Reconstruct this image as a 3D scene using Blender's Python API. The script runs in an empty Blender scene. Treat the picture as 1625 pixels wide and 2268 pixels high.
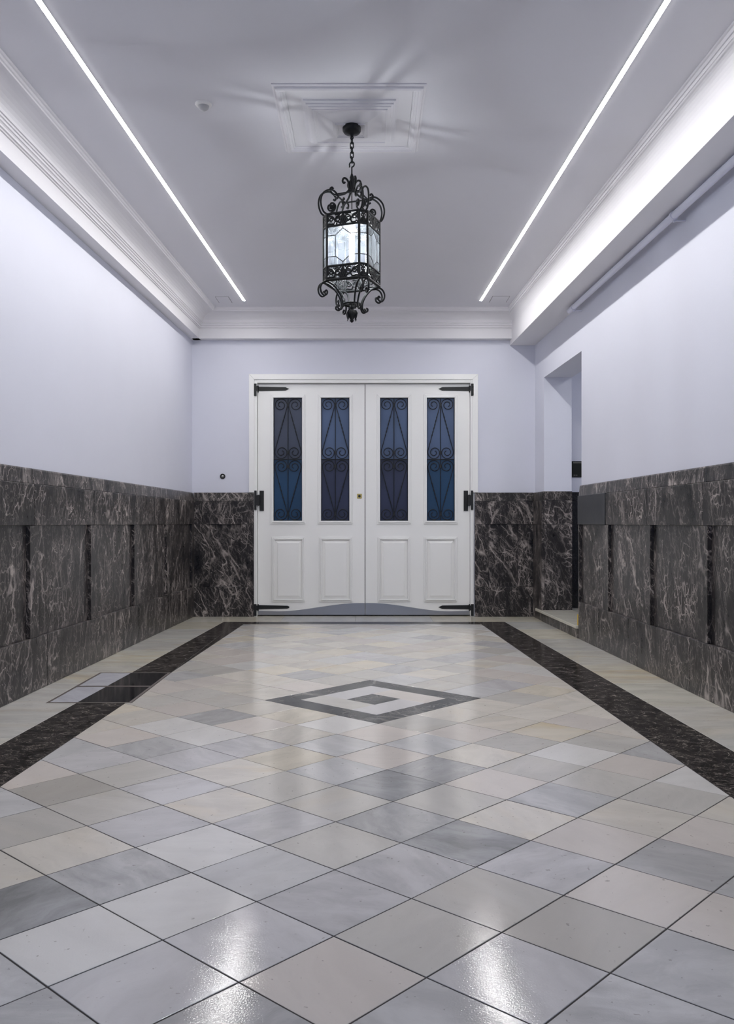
import bpy, bmesh, math, random
from mathutils import Vector, Matrix
random.seed(7)
PI = math.pi
SC = bpy.context.scene
COL = SC.collection
F, CX, HY, H = 1905.0, 812.5, 1158.0, 1.026      # focal length (px), principal column, horizon row, camera height

# ------------------------------------------------------------------ measuring helpers
def at(px, py, Y):                                # point of the upright plane at depth Y
    return Vector(((px-CX)*Y/F, Y, H+(HY-py)*Y/F))
CEIL = H+2.29
def ML(t): return -(1.887+0.0315*(9.397-t))       # face of the left marble wainscot
def MR(t): return 1.813+0.0342*(9.397-t)          # face of the right marble wainscot
YF = 9.397                                        # face of the far wainscot
PW = 0.03                                         # painted wall lies this far behind the marble face
YB = -2.2                                         # rear end of the hall

# ------------------------------------------------------------------ mesh builder
class MB:
    def __init__(s): s.v=[]; s.f=[]; s.r=[]; s.t=[]; s.sm=[]
    def add(s, vs, fs, rnd=None, tone=(0,0,0), smooth=False):
        n=len(s.v); s.v+= [tuple(p) for p in vs]
        rnd = rnd or (random.random(),random.random(),random.random())
        for f in fs:
            s.f.append([i+n for i in f]); s.r.append(rnd); s.t.append(tone); s.sm.append(smooth)
        return s
    def prism(s, pts, z0, z1, rnd=None, tone=(0,0,0)):
        area=sum(pts[i][0]*pts[(i+1)%len(pts)][1]-pts[(i+1)%len(pts)][0]*pts[i][1] for i in range(len(pts)))
        if area<0: pts=pts[::-1]
        n=len(pts)
        vs=[(p[0],p[1],z0) for p in pts]+[(p[0],p[1],z1) for p in pts]
        fs=[list(range(n))[::-1], list(range(n,2*n))]+[[i,(i+1)%n,n+(i+1)%n,n+i] for i in range(n)]
        return s.add(vs,fs,rnd,tone)
    def box(s, x0,x1,y0,y1,z0,z1, rnd=None, tone=(0,0,0)):
        return s.prism([(x0,y0),(x1,y0),(x1,y1),(x0,y1)],z0,z1,rnd,tone)
    def tube(s, pts, r, n=8, closed=False, cap=True):
        pts=[Vector(p) for p in pts]; m=len(pts)
        rs = r if isinstance(r,(list,tuple)) else [r]*m
        def tan(i):
            if closed: return (pts[(i+1)%m]-pts[i-1]).normalized()
            return (pts[min(i+1,m-1)]-pts[max(i-1,0)]).normalized()
        t=tan(0); up=Vector((0,0,1)) if abs(t.z)<.9 else Vector((1,0,0))
        nrm=(up-t*up.dot(t)).normalized()
        vs=[]
        for i in range(m):
            t=tan(i); nrm=(nrm-t*nrm.dot(t)).normalized(); b=t.cross(nrm)
            for k in range(n):
                a=2*PI*k/n; vs.append(pts[i]+(nrm*math.cos(a)+b*math.sin(a))*rs[i])
        fs=[]
        for i in range(m if closed else m-1):
            j=(i+1)%m
            for k in range(n): fs.append([i*n+k,i*n+(k+1)%n,j*n+(k+1)%n,j*n+k])
        s.add(vs,fs,smooth=True)
        if cap and not closed:
            s.add(vs[:n],[list(range(n))[::-1]]); s.add(vs[-n:],[list(range(n))])
        return s
    def lathe(s, prof, c, n=32, smooth=True):      # prof: (radius, z)
        vs=[]; 
        for r,z in prof:
            for k in range(n):
                a=2*PI*k/n; vs.append((c[0]+r*math.cos(a),c[1]+r*math.sin(a),c[2]+z))
        fs=[]
        for i in range(len(prof)-1):
            for k in range(n): fs.append([i*n+k,i*n+(k+1)%n,(i+1)*n+(k+1)%n,(i+1)*n+k])
        s.add(vs,fs,smooth=smooth)
        for i,rev in ((0,True),(len(prof)-1,False)):
            if prof[i][0]>1e-5:
                l=list(range(n)); s.add(vs[i*n:(i+1)*n],[l[::-1] if rev else l],smooth=False)
        return s
    def strip(s, poly2, mapf, d0, d1):             # polygon in 2-D, thickness by mapf(u,v,d)
        n=len(poly2)
        vs=[mapf(u,v,d0) for u,v in poly2]+[mapf(u,v,d1) for u,v in poly2]
        fs=[list(range(n))[::-1],list(range(n,2*n))]+[[i,(i+1)%n,n+(i+1)%n,n+i] for i in range(n)]
        return s.add(vs,fs)
    def build(s, name, mat, parent=None, bevel=0, seg=1, fix=True):
        me=bpy.data.meshes.new(name); me.from_pydata(s.v,[],s.f)
        a=me.attributes.new('rnd','FLOAT_VECTOR','FACE'); b=me.attributes.new('tone','FLOAT_VECTOR','FACE')
        for i in range(len(s.f)):
            a.data[i].vector=s.r[i]; b.data[i].vector=s.t[i]
        me.polygons.foreach_set('use_smooth',s.sm)
        if fix:
            bm=bmesh.new(); bm.from_mesh(me); bmesh.ops.recalc_face_normals(bm,faces=bm.faces); bm.to_mesh(me); bm.free()
        me.materials.append(mat); me.update()
        o=bpy.data.objects.new(name,me); COL.objects.link(o)
        if parent: o.parent=parent
        if bevel:
            m=o.modifiers.new('bevel','BEVEL'); m.width=bevel; m.segments=seg; m.limit_method='ANGLE'; m.angle_limit=math.radians(40)
        return o
def tag(o,label,cat,group=None,kind=None):
    o['label']=label; o['category']=cat
    if group: o['group']=group
    if kind: o['kind']=kind
    return o
def empty(name, loc=(0,0,0), rz=0):
    o=bpy.data.objects.new(name,None); COL.objects.link(o); o.location=loc; o.rotation_euler=(0,0,rz); o.empty_display_size=.1
    return o
def ring(mb, x0,x1,z0,z1, w, y0,y1):               # rectangular frame in an upright X-Z plane, mitred
    o=[(x0,z0),(x1,z0),(x1,z1),(x0,z1)]; i=[(x0+w,z0+w),(x1-w,z0+w),(x1-w,z1-w),(x0+w,z1-w)]
    for k in range(4):
        j=(k+1)%4
        q=[o[k],o[j],i[j],i[k]]
        mb.strip(q,lambda u,v,d:(u,d,v),y0,y1)

# ------------------------------------------------------------------ materials
def newmat(name):
    m=bpy.data.materials.new(name); m.use_nodes=True; nt=m.node_tree
    return m,nt,nt.nodes['Principled BSDF']
def N(nt,typ,**kw):
    n=nt.nodes.new(typ)
    for k,v in kw.items():
        if k.startswith('i_'):
            key=k[2:]; key=int(key) if key.isdigit() else key
            n.inputs[key].default_value=v
        else: setattr(n,k,v)
    return n
def L(nt,a,b): nt.links.new(a,b)
def ramp(nt,fac,stops):
    n=nt.nodes.new('ShaderNodeValToRGB'); e=n.color_ramp.elements
    while len(e)<len(stops): e.new(.5)
    for k,(p,c) in enumerate(stops):
        e[k].position=p; e[k].color=(c,c,c,1) if isinstance(c,(int,float)) else (*c,1)
    L(nt,fac,n.inputs['Fac']); return n.outputs['Color']
def mix(nt,fac,a,b,mode='MIX'):
    n=nt.nodes.new('ShaderNodeMix'); n.data_type='RGBA'; n.blend_type=mode
    for sock,v in ((n.inputs[0],fac),(n.inputs[6],a),(n.inputs[7],b)):
        if hasattr(v,'links'): L(nt,v,sock)
        elif isinstance(v,(int,float)): sock.default_value=v if sock.type=='VALUE' else (v,v,v,1)
        else: sock.default_value=(*v,1)
    return n.outputs[2]
def mth(nt,op,a,b=None):
    n=nt.nodes.new('ShaderNodeMath'); n.operation=op
    for k,v in enumerate((a,b)):
        if v is None: continue
        if hasattr(v,'links'): L(nt,v,n.inputs[k])
        else: n.inputs[k].default_value=v
    return n.outputs[0]
def vmth(nt,op,a,b):
    n=nt.nodes.new('ShaderNodeVectorMath'); n.operation=op
    for k,v in enumerate((a,b)):
        if hasattr(v,'links'): L(nt,v,n.inputs[k])
        elif isinstance(v,(int,float)): n.inputs[3].default_value=v
        else: n.inputs[k].default_value=v
    return n.outputs[0]
def plain(name,col,rough=.5,metal=0,bump=0,bscale=200,spec=.5,var=0):
    m,nt,b=newmat(name)
    b.inputs['Base Color'].default_value=(*col,1); b.inputs['Roughness'].default_value=rough; b.inputs['Metallic'].default_value=metal
    b.inputs['Specular IOR Level'].default_value=spec
    tc=N(nt,'ShaderNodeTexCoord')
    if var:
        n=N(nt,'ShaderNodeTexNoise',i_Scale=1.7,i_Detail=5.0); L(nt,tc.outputs['Object'],n.inputs['Vector'])
        c=ramp(nt,n.outputs['Fac'],[(.3,tuple(x*(1-var) for x in col)),(.7,col)]); L(nt,c,b.inputs['Base Color'])
    if bump:
        n=N(nt,'ShaderNodeTexNoise',i_Scale=bscale,i_Detail=3.0); L(nt,tc.outputs['Object'],n.inputs['Vector'])
        bp=N(nt,'ShaderNodeBump',i_Strength=bump,i_Distance=.002); L(nt,n.outputs['Fac'],bp.inputs['Height']); L(nt,bp.outputs['Normal'],b.inputs['Normal'])
    return m
M_WALL=plain('lavender_white_paint',(.705,.717,.805),.55,bump=.12,bscale=90,var=.025,spec=.3)
M_CEIL=plain('ceiling_white_paint',(.69,.685,.725),.6,bump=.1,bscale=60,var=.02,spec=.3)
M_TRIM=plain('cornice_white_paint',(.72,.71,.735),.55,spec=.3)
M_DOOR=plain('door_white_gloss_paint',(.90,.90,.885),.3,bump=.05,bscale=40)
M_IRON=plain('black_wrought_iron',(.006,.007,.008),.5,0,bump=.25,bscale=160,spec=.3)
M_GRILLE=plain('black_painted_grille',(.006,.009,.014),.5,.0)
M_HINGE=plain('matt_black_hinge',(.006,.007,.008),.5,bump=.2,bscale=120)
M_STEEL=plain('brushed_steel',(.42,.41,.40),.36,1,bump=.08,bscale=30)
M_BRASS=plain('brass',(.62,.45,.13),.3,1)
M_FRAME=plain('floor_cover_metal_edge',(.22,.19,.175),.45,.6)
M_GREY=plain('grey_plastic',(.42,.42,.43),.4)
M_WPLAST=plain('white_plastic',(.78,.77,.75),.4)
M_PIPE=plain('lavender_painted_pipe',(.68,.69,.80),.4,bump=.06,bscale=70)
M_SEAM=plain('dark_seam',(.10,.10,.11),.8)
M_GROUT=plain('dark_grout',(.045,.04,.037),.9,bump=.3,bscale=300)
M_PLATE=plain('dark_bronze_plate',(.015,.018,.014),.35,.4)
M_LETTER=plain('pale_lettering',(.45,.44,.38),.5)
M_REAR=plain('dark_entrance_wood',(.05,.045,.05),.5)
M_YEL=plain('yellow_paint',(.75,.50,.03),.5)
def emit(name,col,strength):
    m=bpy.data.materials.new(name); m.use_nodes=True; nt=m.node_tree; nt.nodes.clear()
    e=N(nt,'ShaderNodeEmission'); e.inputs[0].default_value=(*col,1); e.inputs[1].default_value=strength
    o=N(nt,'ShaderNodeOutputMaterial'); L(nt,e.outputs[0],o.inputs[0]); return m
M_LED=emit('led_diffuser',(1.0,.985,.97),44.0)
M_BULB=emit('lamp_bulb',(.93,.965,1.0),160.0)

def attr(nt,name):
    return N(nt,'ShaderNodeAttribute',attribute_name=name,attribute_type='GEOMETRY')
def dark_marble(name, base0,base1, vein, vscale=1.0, amount=1.0, rough=.3, zs=.6, spec=.35, patch=1.0):
    m,nt,b=newmat(name)
    tc=N(nt,'ShaderNodeTexCoord'); a=attr(nt,'rnd')
    p=vmth(nt,'ADD',tc.outputs['Object'],vmth(nt,'SCALE',a.outputs['Vector'],17.0))
    w=N(nt,'ShaderNodeTexNoise',i_Scale=2.6*vscale,i_Detail=6.0,i_Roughness=.62); L(nt,p,w.inputs['Vector'])
    wv=vmth(nt,'SCALE',vmth(nt,'SUBTRACT',w.outputs['Color'],(.5,.5,.5)),.15/vscale)
    q2=vmth(nt,'ADD',p,wv)
    def turned(v,ang,st):
        r=N(nt,'ShaderNodeVectorRotate',rotation_type='EULER_XYZ'); r.inputs['Rotation'].default_value=ang; L(nt,v,r.inputs['Vector'])
        return vmth(nt,'MULTIPLY',r.outputs[0],(1,1,st))
    cloud=N(nt,'ShaderNodeTexNoise',i_Scale=6.0*vscale,i_Detail=9.0,i_Roughness=.7); L(nt,turned(q2,(.15,.2,.1),zs*.6),cloud.inputs['Vector'])
    colr=ramp(nt,cloud.outputs['Fac'],[(.28,base0),(.75,base1)])
    mask=N(nt,'ShaderNodeTexNoise',i_Scale=2.0*vscale,i_Detail=4.0); L(nt,vmth(nt,'ADD',p,(7,3,1)),mask.inputs['Vector'])
    tot=None
    LAY=((3.4,(.30,.42,.2),.16,.009,.36,.58,1.0),(6,(.6,.85,.5),.14,.009,.40,.60,.95),(9,(-.15,-.30,.1),.15,.011,.40,.58,.80),(16,(.3,.55,.3),.14,.015,.40,.60,.70),(30,(.10,.12,.9),.12,.026,.40,.64,.50))
    for sc,ang,st,th,lo,hi,am in LAY:
        v=N(nt,'ShaderNodeTexNoise',i_Scale=sc*vscale,i_Detail=2.5,i_Roughness=.45,i_Distortion=.25); L(nt,turned(q2,ang,st*zs/.6),v.inputs['Vector'])
        d=mth(nt,'ABSOLUTE',mth(nt,'SUBTRACT',v.outputs['Fac'],.5))
        e=ramp(nt,d,[(0,1.0),(th*.4,.7),(th,0.0)])
        mk=ramp(nt,mask.outputs['Fac'] if sc in (3.2,8.5) else cloud.outputs['Fac'],[(lo,0.0),(hi,1.0)])
        x=mth(nt,'MULTIPLY',mth(nt,'MULTIPLY',e,mk),am*amount)
        tot=x if tot is None else mth(nt,'MAXIMUM',tot,x)
    vo=N(nt,'ShaderNodeTexVoronoi',feature='DISTANCE_TO_EDGE',i_Scale=5.0*vscale); L(nt,turned(q2,(.35,.55,.2),.35),vo.inputs['Vector'])
    e=ramp(nt,vo.outputs['Distance'],[(0,1.0),(.010,.6),(.026,0.0)])
    tot=mth(nt,'MAXIMUM',tot,mth(nt,'MULTIPLY',mth(nt,'MULTIPLY',e,ramp(nt,cloud.outputs['Fac'],[(.45,0.0),(.65,1.0)])),.55*amount))
    # broken beige patches
    pt=N(nt,'ShaderNodeTexNoise',i_Scale=3.4*vscale,i_Detail=10.0,i_Roughness=.74,i_Distortion=.5); L(nt,turned(vmth(nt,'ADD',q2,(3,9,4)),(.2,.25,.1),.45),pt.inputs['Vector'])
    pm=ramp(nt,pt.outputs['Fac'],[(.585,0.0),(.70,.65*patch)])
    tot=mth(nt,'MAXIMUM',tot,mth(nt,'MULTIPLY',pm,amount))
    c=mix(nt,tot,colr,vein)
    L(nt,c,b.inputs['Base Color']); b.inputs['Specular IOR Level'].default_value=spec
    rg=ramp(nt,cloud.outputs['Fac'],[(.2,rough*.8),(.8,rough*1.25)]); L(nt,rg,b.inputs['Roughness'])
    return m
M_MARB=dark_marble('black_brown_veined_marble',(.007,.0068,.0075),(.050,.044,.043),(.50,.44,.41),1.0,1.0,.30,spec=.35)
M_BAND=dark_marble('black_floor_marble',(.006,.0055,.0055),(.028,.024,.023),(.42,.37,.33),2.6,.62,.16,1,spec=.10)
M_INLAY=dark_marble('slate_grey_inlay_marble',(.05,.052,.055),(.085,.087,.09),(.60,.57,.52),.40,.38,.2,1,spec=.25,patch=.0)
M_PATCH=dark_marble('plain_dark_slab',(.020,.022,.026),(.05,.052,.06),(.14,.13,.12),1.0,.25,.35)
M_GLOSSB=dark_marble('polished_black_inset',(.006,.006,.008),(.012,.012,.014),(.05,.05,.05),1.0,.3,.08,1)

def floor_marble(name, vein=.95, rough=.075):
    m,nt,b=newmat(name)
    tc=N(nt,'ShaderNodeTexCoord'); a=attr(nt,'rnd'); t=attr(nt,'tone')
    sx=N(nt,'ShaderNodeSeparateXYZ'); L(nt,a.outputs['Vector'],sx.inputs[0])
    r=N(nt,'ShaderNodeVectorRotate',rotation_type='Z_AXIS'); L(nt,tc.outputs['Object'],r.inputs['Vector']); L(nt,mth(nt,'MULTIPLY',sx.outputs[0],6.28),r.inputs['Angle'])
    p=vmth(nt,'ADD',r.outputs[0],vmth(nt,'SCALE',a.outputs['Vector'],23.0))
    q=vmth(nt,'MULTIPLY',p,(1.0,3.6,1.0))
    w=N(nt,'ShaderNodeTexNoise',i_Scale=2.6,i_Detail=5.0); L(nt,p,w.inputs['Vector'])
    q2=vmth(nt,'ADD',q,vmth(nt,'SCALE',vmth(nt,'SUBTRACT',w.outputs['Color'],(.5,.5,.5)),.9))
    n1=N(nt,'ShaderNodeTexNoise',i_Scale=2.3,i_Detail=7.0,i_Roughness=.6); L(nt,q2,n1.inputs['Vector'])
    n2=N(nt,'ShaderNodeTexNoise',i_Scale=1.6,i_Detail=4.0); L(nt,vmth(nt,'ADD',q2,(5,1,2)),n2.inputs['Vector'])
    n3=N(nt,'ShaderNodeTexNoise',i_Scale=5.0,i_Detail=6.0,i_Roughness=.7); L(nt,vmth(nt,'ADD',q2,(2,8,2)),n3.inputs['Vector'])
    # grey clouds and streaks: stronger on tiles drawn veined (rnd.y)
    g=ramp(nt,n1.outputs['Fac'],[(.38,1.0),(.62,.62)])
    c=mix(nt,mth(nt,'ADD',mth(nt,'MULTIPLY',mth(nt,'MULTIPLY',sx.outputs[1],sx.outputs[1]),vein*1.1),.12),t.outputs['Vector'],mix(nt,1.0,t.outputs['Vector'],g,'MULTIPLY'))
    # ochre staining on some tiles (rnd.z)
    oc=ramp(nt,n2.outputs['Fac'],[(.50,0.0),(.70,1.0)])
    of=mth(nt,'MULTIPLY',oc,ramp(nt,sx.outputs[2],[(.45,0.03),(1.0,.50)]))
    c=mix(nt,of,c,mix(nt,1.0,c,(1.0,.83,.56),'MULTIPLY'))
    st=ramp(nt,n3.outputs['Fac'],[(.30,.80),(.42,1.0)])
    c=mix(nt,mth(nt,'MULTIPLY',sx.outputs[1],.7),c,mix(nt,1.0,c,st,'MULTIPLY'))
    # dark pits
    pv=N(nt,'ShaderNodeTexNoise',i_Scale=55.0,i_Detail=3.0); L(nt,p,pv.inputs['Vector'])
    pm=ramp(nt,pv.outputs['Fac'],[(.695,0.0),(.73,1.0)])
    c=mix(nt,mth(nt,'MULTIPLY',pm,.45),c,(.16,.13,.11))
    L(nt,c,b.inputs['Base Color'])
    rn=N(nt,'ShaderNodeTexNoise',i_Scale=9.0,i_Detail=6.0); L(nt,tc.outputs['Object'],rn.inputs['Vector'])
    rr=ramp(nt,rn.outputs['Fac'],[(.3,rough*.75),(.75,rough*1.5)]); L(nt,rr,b.inputs['Roughness'])
    bn=N(nt,'ShaderNodeTexNoise',i_Scale=210.0,i_Detail=2.0); L(nt,tc.outputs['Object'],bn.inputs['Vector'])
    b2=N(nt,'ShaderNodeTexNoise',i_Scale=7.0,i_Detail=2.0); L(nt,tc.outputs['Object'],b2.inputs['Vector'])
    bp=N(nt,'ShaderNodeBump',i_Strength=.26,i_Distance=.0008); L(nt,bn.outputs['Fac'],bp.inputs['Height'])
    bq=N(nt,'ShaderNodeBump',i_Strength=.10,i_Distance=.004); L(nt,b2.outputs['Fac'],bq.inputs['Height']); L(nt,bp.outputs['Normal'],bq.inputs['Normal'])
    L(nt,bq.outputs['Normal'],b.inputs['Normal'])
    b.inputs['Specular IOR Level'].default_value=.42
    return m
M_FLOOR=floor_marble('polished_marble_tiles')

def glass_thin():
    m=bpy.data.materials.new('bevelled_clear_glass'); m.use_nodes=True; nt=m.node_tree; nt.nodes.clear()
    tr=N(nt,'ShaderNodeBsdfTransparent'); tr.inputs[0].default_value=(.95,.97,1,1)
    gl=N(nt,'ShaderNodeBsdfGlossy'); gl.inputs['Roughness'].default_value=.06
    tl=N(nt,'ShaderNodeBsdfTranslucent'); tl.inputs[0].default_value=(.86,.93,1,1)
    tc=N(nt,'ShaderNodeTexCoord'); no=N(nt,'ShaderNodeTexNoise',i_Scale=14.0,i_Detail=2.0); L(nt,tc.outputs['Object'],no.inputs['Vector'])
    f=ramp(nt,no.outputs['Fac'],[(.35,.010),(.7,.035)])
    m1=N(nt,'ShaderNodeMixShader'); L(nt,f,m1.inputs[0]); L(nt,tr.outputs[0],m1.inputs[1]); L(nt,tl.outputs[0],m1.inputs[2])
    fr=N(nt,'ShaderNodeFresnel',i_IOR=1.45)
    m2=N(nt,'ShaderNodeMixShader'); L(nt,fr.outputs[0],m2.inputs[0]); L(nt,m1.outputs[0],m2.inputs[1]); L(nt,gl.outputs[0],m2.inputs[2])
    o=N(nt,'ShaderNodeOutputMaterial'); L(nt,m2.outputs[0],o.inputs[0]); return m
M_GLASS=glass_thin()
def pane_mat(name,col):
    m,nt,b=newmat(name)
    tc=N(nt,'ShaderNodeTexCoord'); n=N(nt,'ShaderNodeTexNoise',i_Scale=1.6,i_Detail=3.0); L(nt,tc.outputs['Object'],n.inputs['Vector'])
    c=ramp(nt,n.outputs['Fac'],[(.3,tuple(x*.8 for x in col)),(.7,tuple(x*1.2 for x in col))]); L(nt,c,b.inputs['Base Color'])
    b.inputs['Roughness'].default_value=.38; b.inputs['Specular IOR Level'].default_value=.35
    nb=N(nt,'ShaderNodeTexNoise',i_Scale=120.0); L(nt,tc.outputs['Object'],nb.inputs['Vector'])
    bp=N(nt,'ShaderNodeBump',i_Strength=.15,i_Distance=.001); L(nt,nb.outputs['Fac'],bp.inputs['Height']); L(nt,bp.outputs['Normal'],b.inputs['Normal'])
    return m
M_PANE={'slate':pane_mat('slate_blue_frosted_glass',(.052,.065,.105)),'navy':pane_mat('navy_frosted_glass',(.029,.036,.078)),
        'steel':pane_mat('steel_blue_frosted_glass',(.075,.115,.215)),'deep':pane_mat('deep_blue_frosted_glass',(.015,.052,.120))}

# ------------------------------------------------------------------ SHELL
def struct(o,label,cat): return tag(o,label,cat,kind='structure')
TW=.25
# left wall
mb=MB(); mb.prism([(ML(YB)-PW,YB),(ML(9.7)-PW,9.7),(ML(9.7)-PW-TW,9.7),(ML(YB)-PW-TW,YB)],-.1,CEIL+.1)
struct(mb.build('wall_left',M_WALL),'pale lavender painted wall on the left above dark marble wainscot','wall')
# far wall with door opening
DX0,DX1=at(563,0,9.43).x, at(1046,0,9.43).x; DZ=at(0,840,9.43).z
mb=MB()
for x0,x1,z0,z1 in ((ML(9.4)-.3,DX0,-.1,CEIL+.1),(DX1,MR(9.4)+PW-.0,-.1,CEIL+.1),(DX0,DX1,DZ,CEIL+.1)):
    mb.box(x0,x1,YF+PW,YF+PW+.25,z0,z1)
struct(mb.build('wall_far',M_WALL),'pale lavender end wall around the white double door','wall')
# right wall with doorway
OY0,OY1,OZ=7.634,9.022,H+1.525
mb=MB(); JT=.29
def wr(t,o): return (MR(t)+o,t)
for t0,t1,z0,z1 in ((YB,OY0,-.1,CEIL+.1),(OY1,9.7,-.1,CEIL+.1),(OY0,OY1,OZ,CEIL+.1)):
    mb.prism([wr(t0,PW),wr(t1,PW),wr(t1,PW+JT),wr(t0,PW+JT)],z0,z1)
struct(mb.build('wall_right',M_WALL),'pale lavender painted wall on the right with a doorway','wall')
# rear wall behind the camera
mb=MB(); mb.box(-2.8,2.8,YB-.2,YB,-.1,CEIL+.1)
struct(mb.build('wall_rear',M_REAR),'dark rear end of the entrance hall','wall')
# side lobby past the doorway
mb=MB(); X0=MR(9.0)+PW+JT
mb.box(X0-.02,X0+1.6,9.255,9.45,-.1,3.1)
mb.box(X0+1.6,X0+1.75,6.6,9.45,-.1,3.1)
mb.box(X0+.0,X0+1.75,6.45,6.6,-.1,3.1)
mb.box(X0+.0,X0+1.75,6.45,9.45,3.0,3.1)
struct(mb.build('wall_lobby',M_WALL),'pale lavender lobby walls seen through the doorway','wall')
mb=MB(); mb.box(X0+.0,X0+1.75,6.45,9.45,-.1,.112,tone=(.62,.60,.54))
struct(mb.build('floor_lobby',M_FLOOR),'pale marble lobby floor past the doorway','floor')
# ceiling
mb=MB(); mb.box(-2.6,2.6,YB-.2,9.7,CEIL,CEIL+.12)
struct(mb.build('ceiling',M_CEIL),'flat grey white ceiling with two inset light lines','ceiling')

# cornices: (offset from the wall, height relative to the camera)
PROF=[(-.02,2.0),(.10,2.0),(.10,2.105),(.108,2.107),(.108,2.116),(.118,2.118),(.118,2.13),(.123,2.136),(.129,2.138),(.129,2.152),(.137,2.154),(.137,2.166),(.145,2.168)]
for k in range(1,9):                               # hollow of the cove
    a=k/8*PI/2
    PROF.append((.145+.145*(1-math.cos(a)), 2.168+.085*math.sin(a)))
PROF+=[(.292,2.262),(.300,2.265),(.304,2.276),(.312,2.279),(.316,2.291),(-.02,2.291)]
RPROF=[(-.02,1.945),(.275,1.945),(.275,2.118)]
for k in range(1,9):
    a=k/8*PI/2
    RPROF.append((.275+.050*(1-math.cos(a)), 2.118+.122*math.sin(a)))
RPROF+=[(.330,2.246),(.336,2.246),(.338,2.262),(.346,2.262),(.350,2.278),(.358,2.280),(.360,2.291),(-.02,2.291)]
def sweep(prof, pts):
    mb=MB(); n=len(prof); vs=[]
    for fn in pts: vs+=[fn(o,z) for o,z in prof]
    fs=[[i,(i+1)%n,n+(i+1)%n,n+i] for i in range(n)]+[list(range(n)),list(range(n,2*n))]
    return mb.add(vs,fs)
mb=sweep(PROF,[lambda o,z:(ML(YB)-PW+.0+o,YB,H+z), lambda o,z:(ML(9.42)-PW+o,9.42,H+z)])
struct(mb.build('trim_1',M_TRIM),'white stepped cornice along the left wall','cornice')
mb=sweep(PROF,[lambda o,z:(ML(9.4)-.01,YF+PW-o,H+z), lambda o,z:(MR(9.4)-.05,YF+PW-o,H+z)])
struct(mb.build('trim_2',M_TRIM),'white stepped cornice across the end wall','cornice')
mb=sweep(RPROF,[lambda o,z:(MR(YB)+PW-o,YB,H+z), lambda o,z:(MR(9.425)+PW-o,9.425,H+z)])
struct(mb.build('trim_3',M_TRIM),'deep white boxed beam and cove along the right wall','cornice')

# ------------------------------------------------------------------ FLOOR
def xli(Y): return -1.248-.03336*(8.726-Y)
def xlo(Y): return -1.49-.0422*(8.80-Y)
def xri(Y): return 1.1565+.0379*(8.726-Y)
def xro(Y): return 1.4236+.0432*(8.966-Y)
YI,YO=8.70,8.925
LA,LB,LO=(.2165,-.1946),(.2037,.2143),(-.0824,2.1359)
def lat(i,j): return (LO[0]+LA[0]*i+LB[0]*j, LO[1]+LA[1]*i+LB[1]*j)
def clip(poly,a,b):                                # keep the part to the left of a->b
    out=[]
    def sd(p): return (b[0]-a[0])*(p[1]-a[1])-(b[1]-a[1])*(p[0]-a[0])
    for k in range(len(poly)):
        p,q=poly[k],poly[(k+1)%len(poly)]; sp,sq=sd(p),sd(q)
        if sp>=0: out.append(p)
        if (sp>0 and sq<0) or (sp<0 and sq>0):
            u=sp/(sp-sq); out.append((p[0]+(q[0]-p[0])*u,p[1]+(q[1]-p[1])*u))
    return out
def ccw(poly):
    a=sum(poly[i][0]*poly[(i+1)%len(poly)][1]-poly[(i+1)%len(poly)][0]*poly[i][1] for i in range(len(poly)))
    return poly if a>0 else poly[::-1]
def area(poly): return abs(sum(poly[i][0]*poly[(i+1)%len(poly)][1]-poly[(i+1)%len(poly)][0]*poly[i][1] for i in range(len(poly))))/2
def cell(i,j,w=1,h=1): return ccw([lat(i,j),lat(i+w,j),lat(i+w,j+h),lat(i,j+h)])
def inset(poly,d):
    poly=ccw(poly); n=len(poly); res=poly
    for k in range(n):
        p,q=poly[k],poly[(k+1)%n]; l=math.hypot(q[0]-p[0],q[1]-p[1])
        if l<1e-6: continue
        nx,ny=-(q[1]-p[1])/l*d,(q[0]-p[0])/l*d
        res=clip(res,(p[0]+nx,p[1]+ny),(q[0]+nx,q[1]+ny))
        if len(res)<3: return []
    return res
HX0,HX1,HY0,HY1=-1.832,-1.342,4.90,5.895             # access covers set into the floor
def minus_hatch(poly):
    R=[(HX0,HY0),(HX1,HY0),(HX1,HY1),(HX0,HY1)]; rest=poly; out=[]
    for k in range(4):
        a,b=R[k],R[(k+1)%4]
        o=clip(rest,b,a)
        if len(o)>2 and area(o)>1e-5: out.append(o)
        rest=clip(rest,a,b)
        if len(rest)<3: break
    return out
def slab(mb,poly,tone,gap=.0020,rnd=None,tilt=0):
    for p in minus_hatch(ccw(poly)):
        q=inset(p,gap)
        if len(q)<3 or area(q)<3e-5: continue
        q=ccw(q); r=rnd or (random.random(),random.random(),random.random())
        i2=inset(q,.0012); n=len(q)
        gx,gy=random.uniform(-tilt,tilt),random.uniform(-tilt,tilt); dz=random.uniform(-.0003,.0003) if tilt else 0
        c=(sum(u[0] for u in q)/n,sum(u[1] for u in q)/n)
        z=lambda u,d: d+dz+gx*(u[0]-c[0])+gy*(u[1]-c[1])
        if len(i2)!=n:
            vs=[(u[0],u[1],-.006) for u in q]+[(u[0],u[1],z(u,0)) for u in q]
            fs=[list(range(n,2*n))]+[[k,(k+1)%n,n+(k+1)%n,n+k] for k in range(n)]
        else:
            # match the inset ring to the outline
            k0=min(range(n),key=lambda k:(i2[k][0]-q[0][0])**2+(i2[k][1]-q[0][1])**2); i2=i2[k0:]+i2[:k0]
            vs=[(u[0],u[1],-.006) for u in q]+[(u[0],u[1],z(u,-.0008)) for u in q]+[(u[0],u[1],z(u,0)) for u in i2]
            fs=[list(range(2*n,3*n))]+[[k,(k+1)%n,n+(k+1)%n,n+k] for k in range(n)]+[[n+k,n+(k+1)%n,2*n+(k+1)%n,2*n+k] for k in range(n)]
        mb.add(vs,fs,r,tone)
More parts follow.
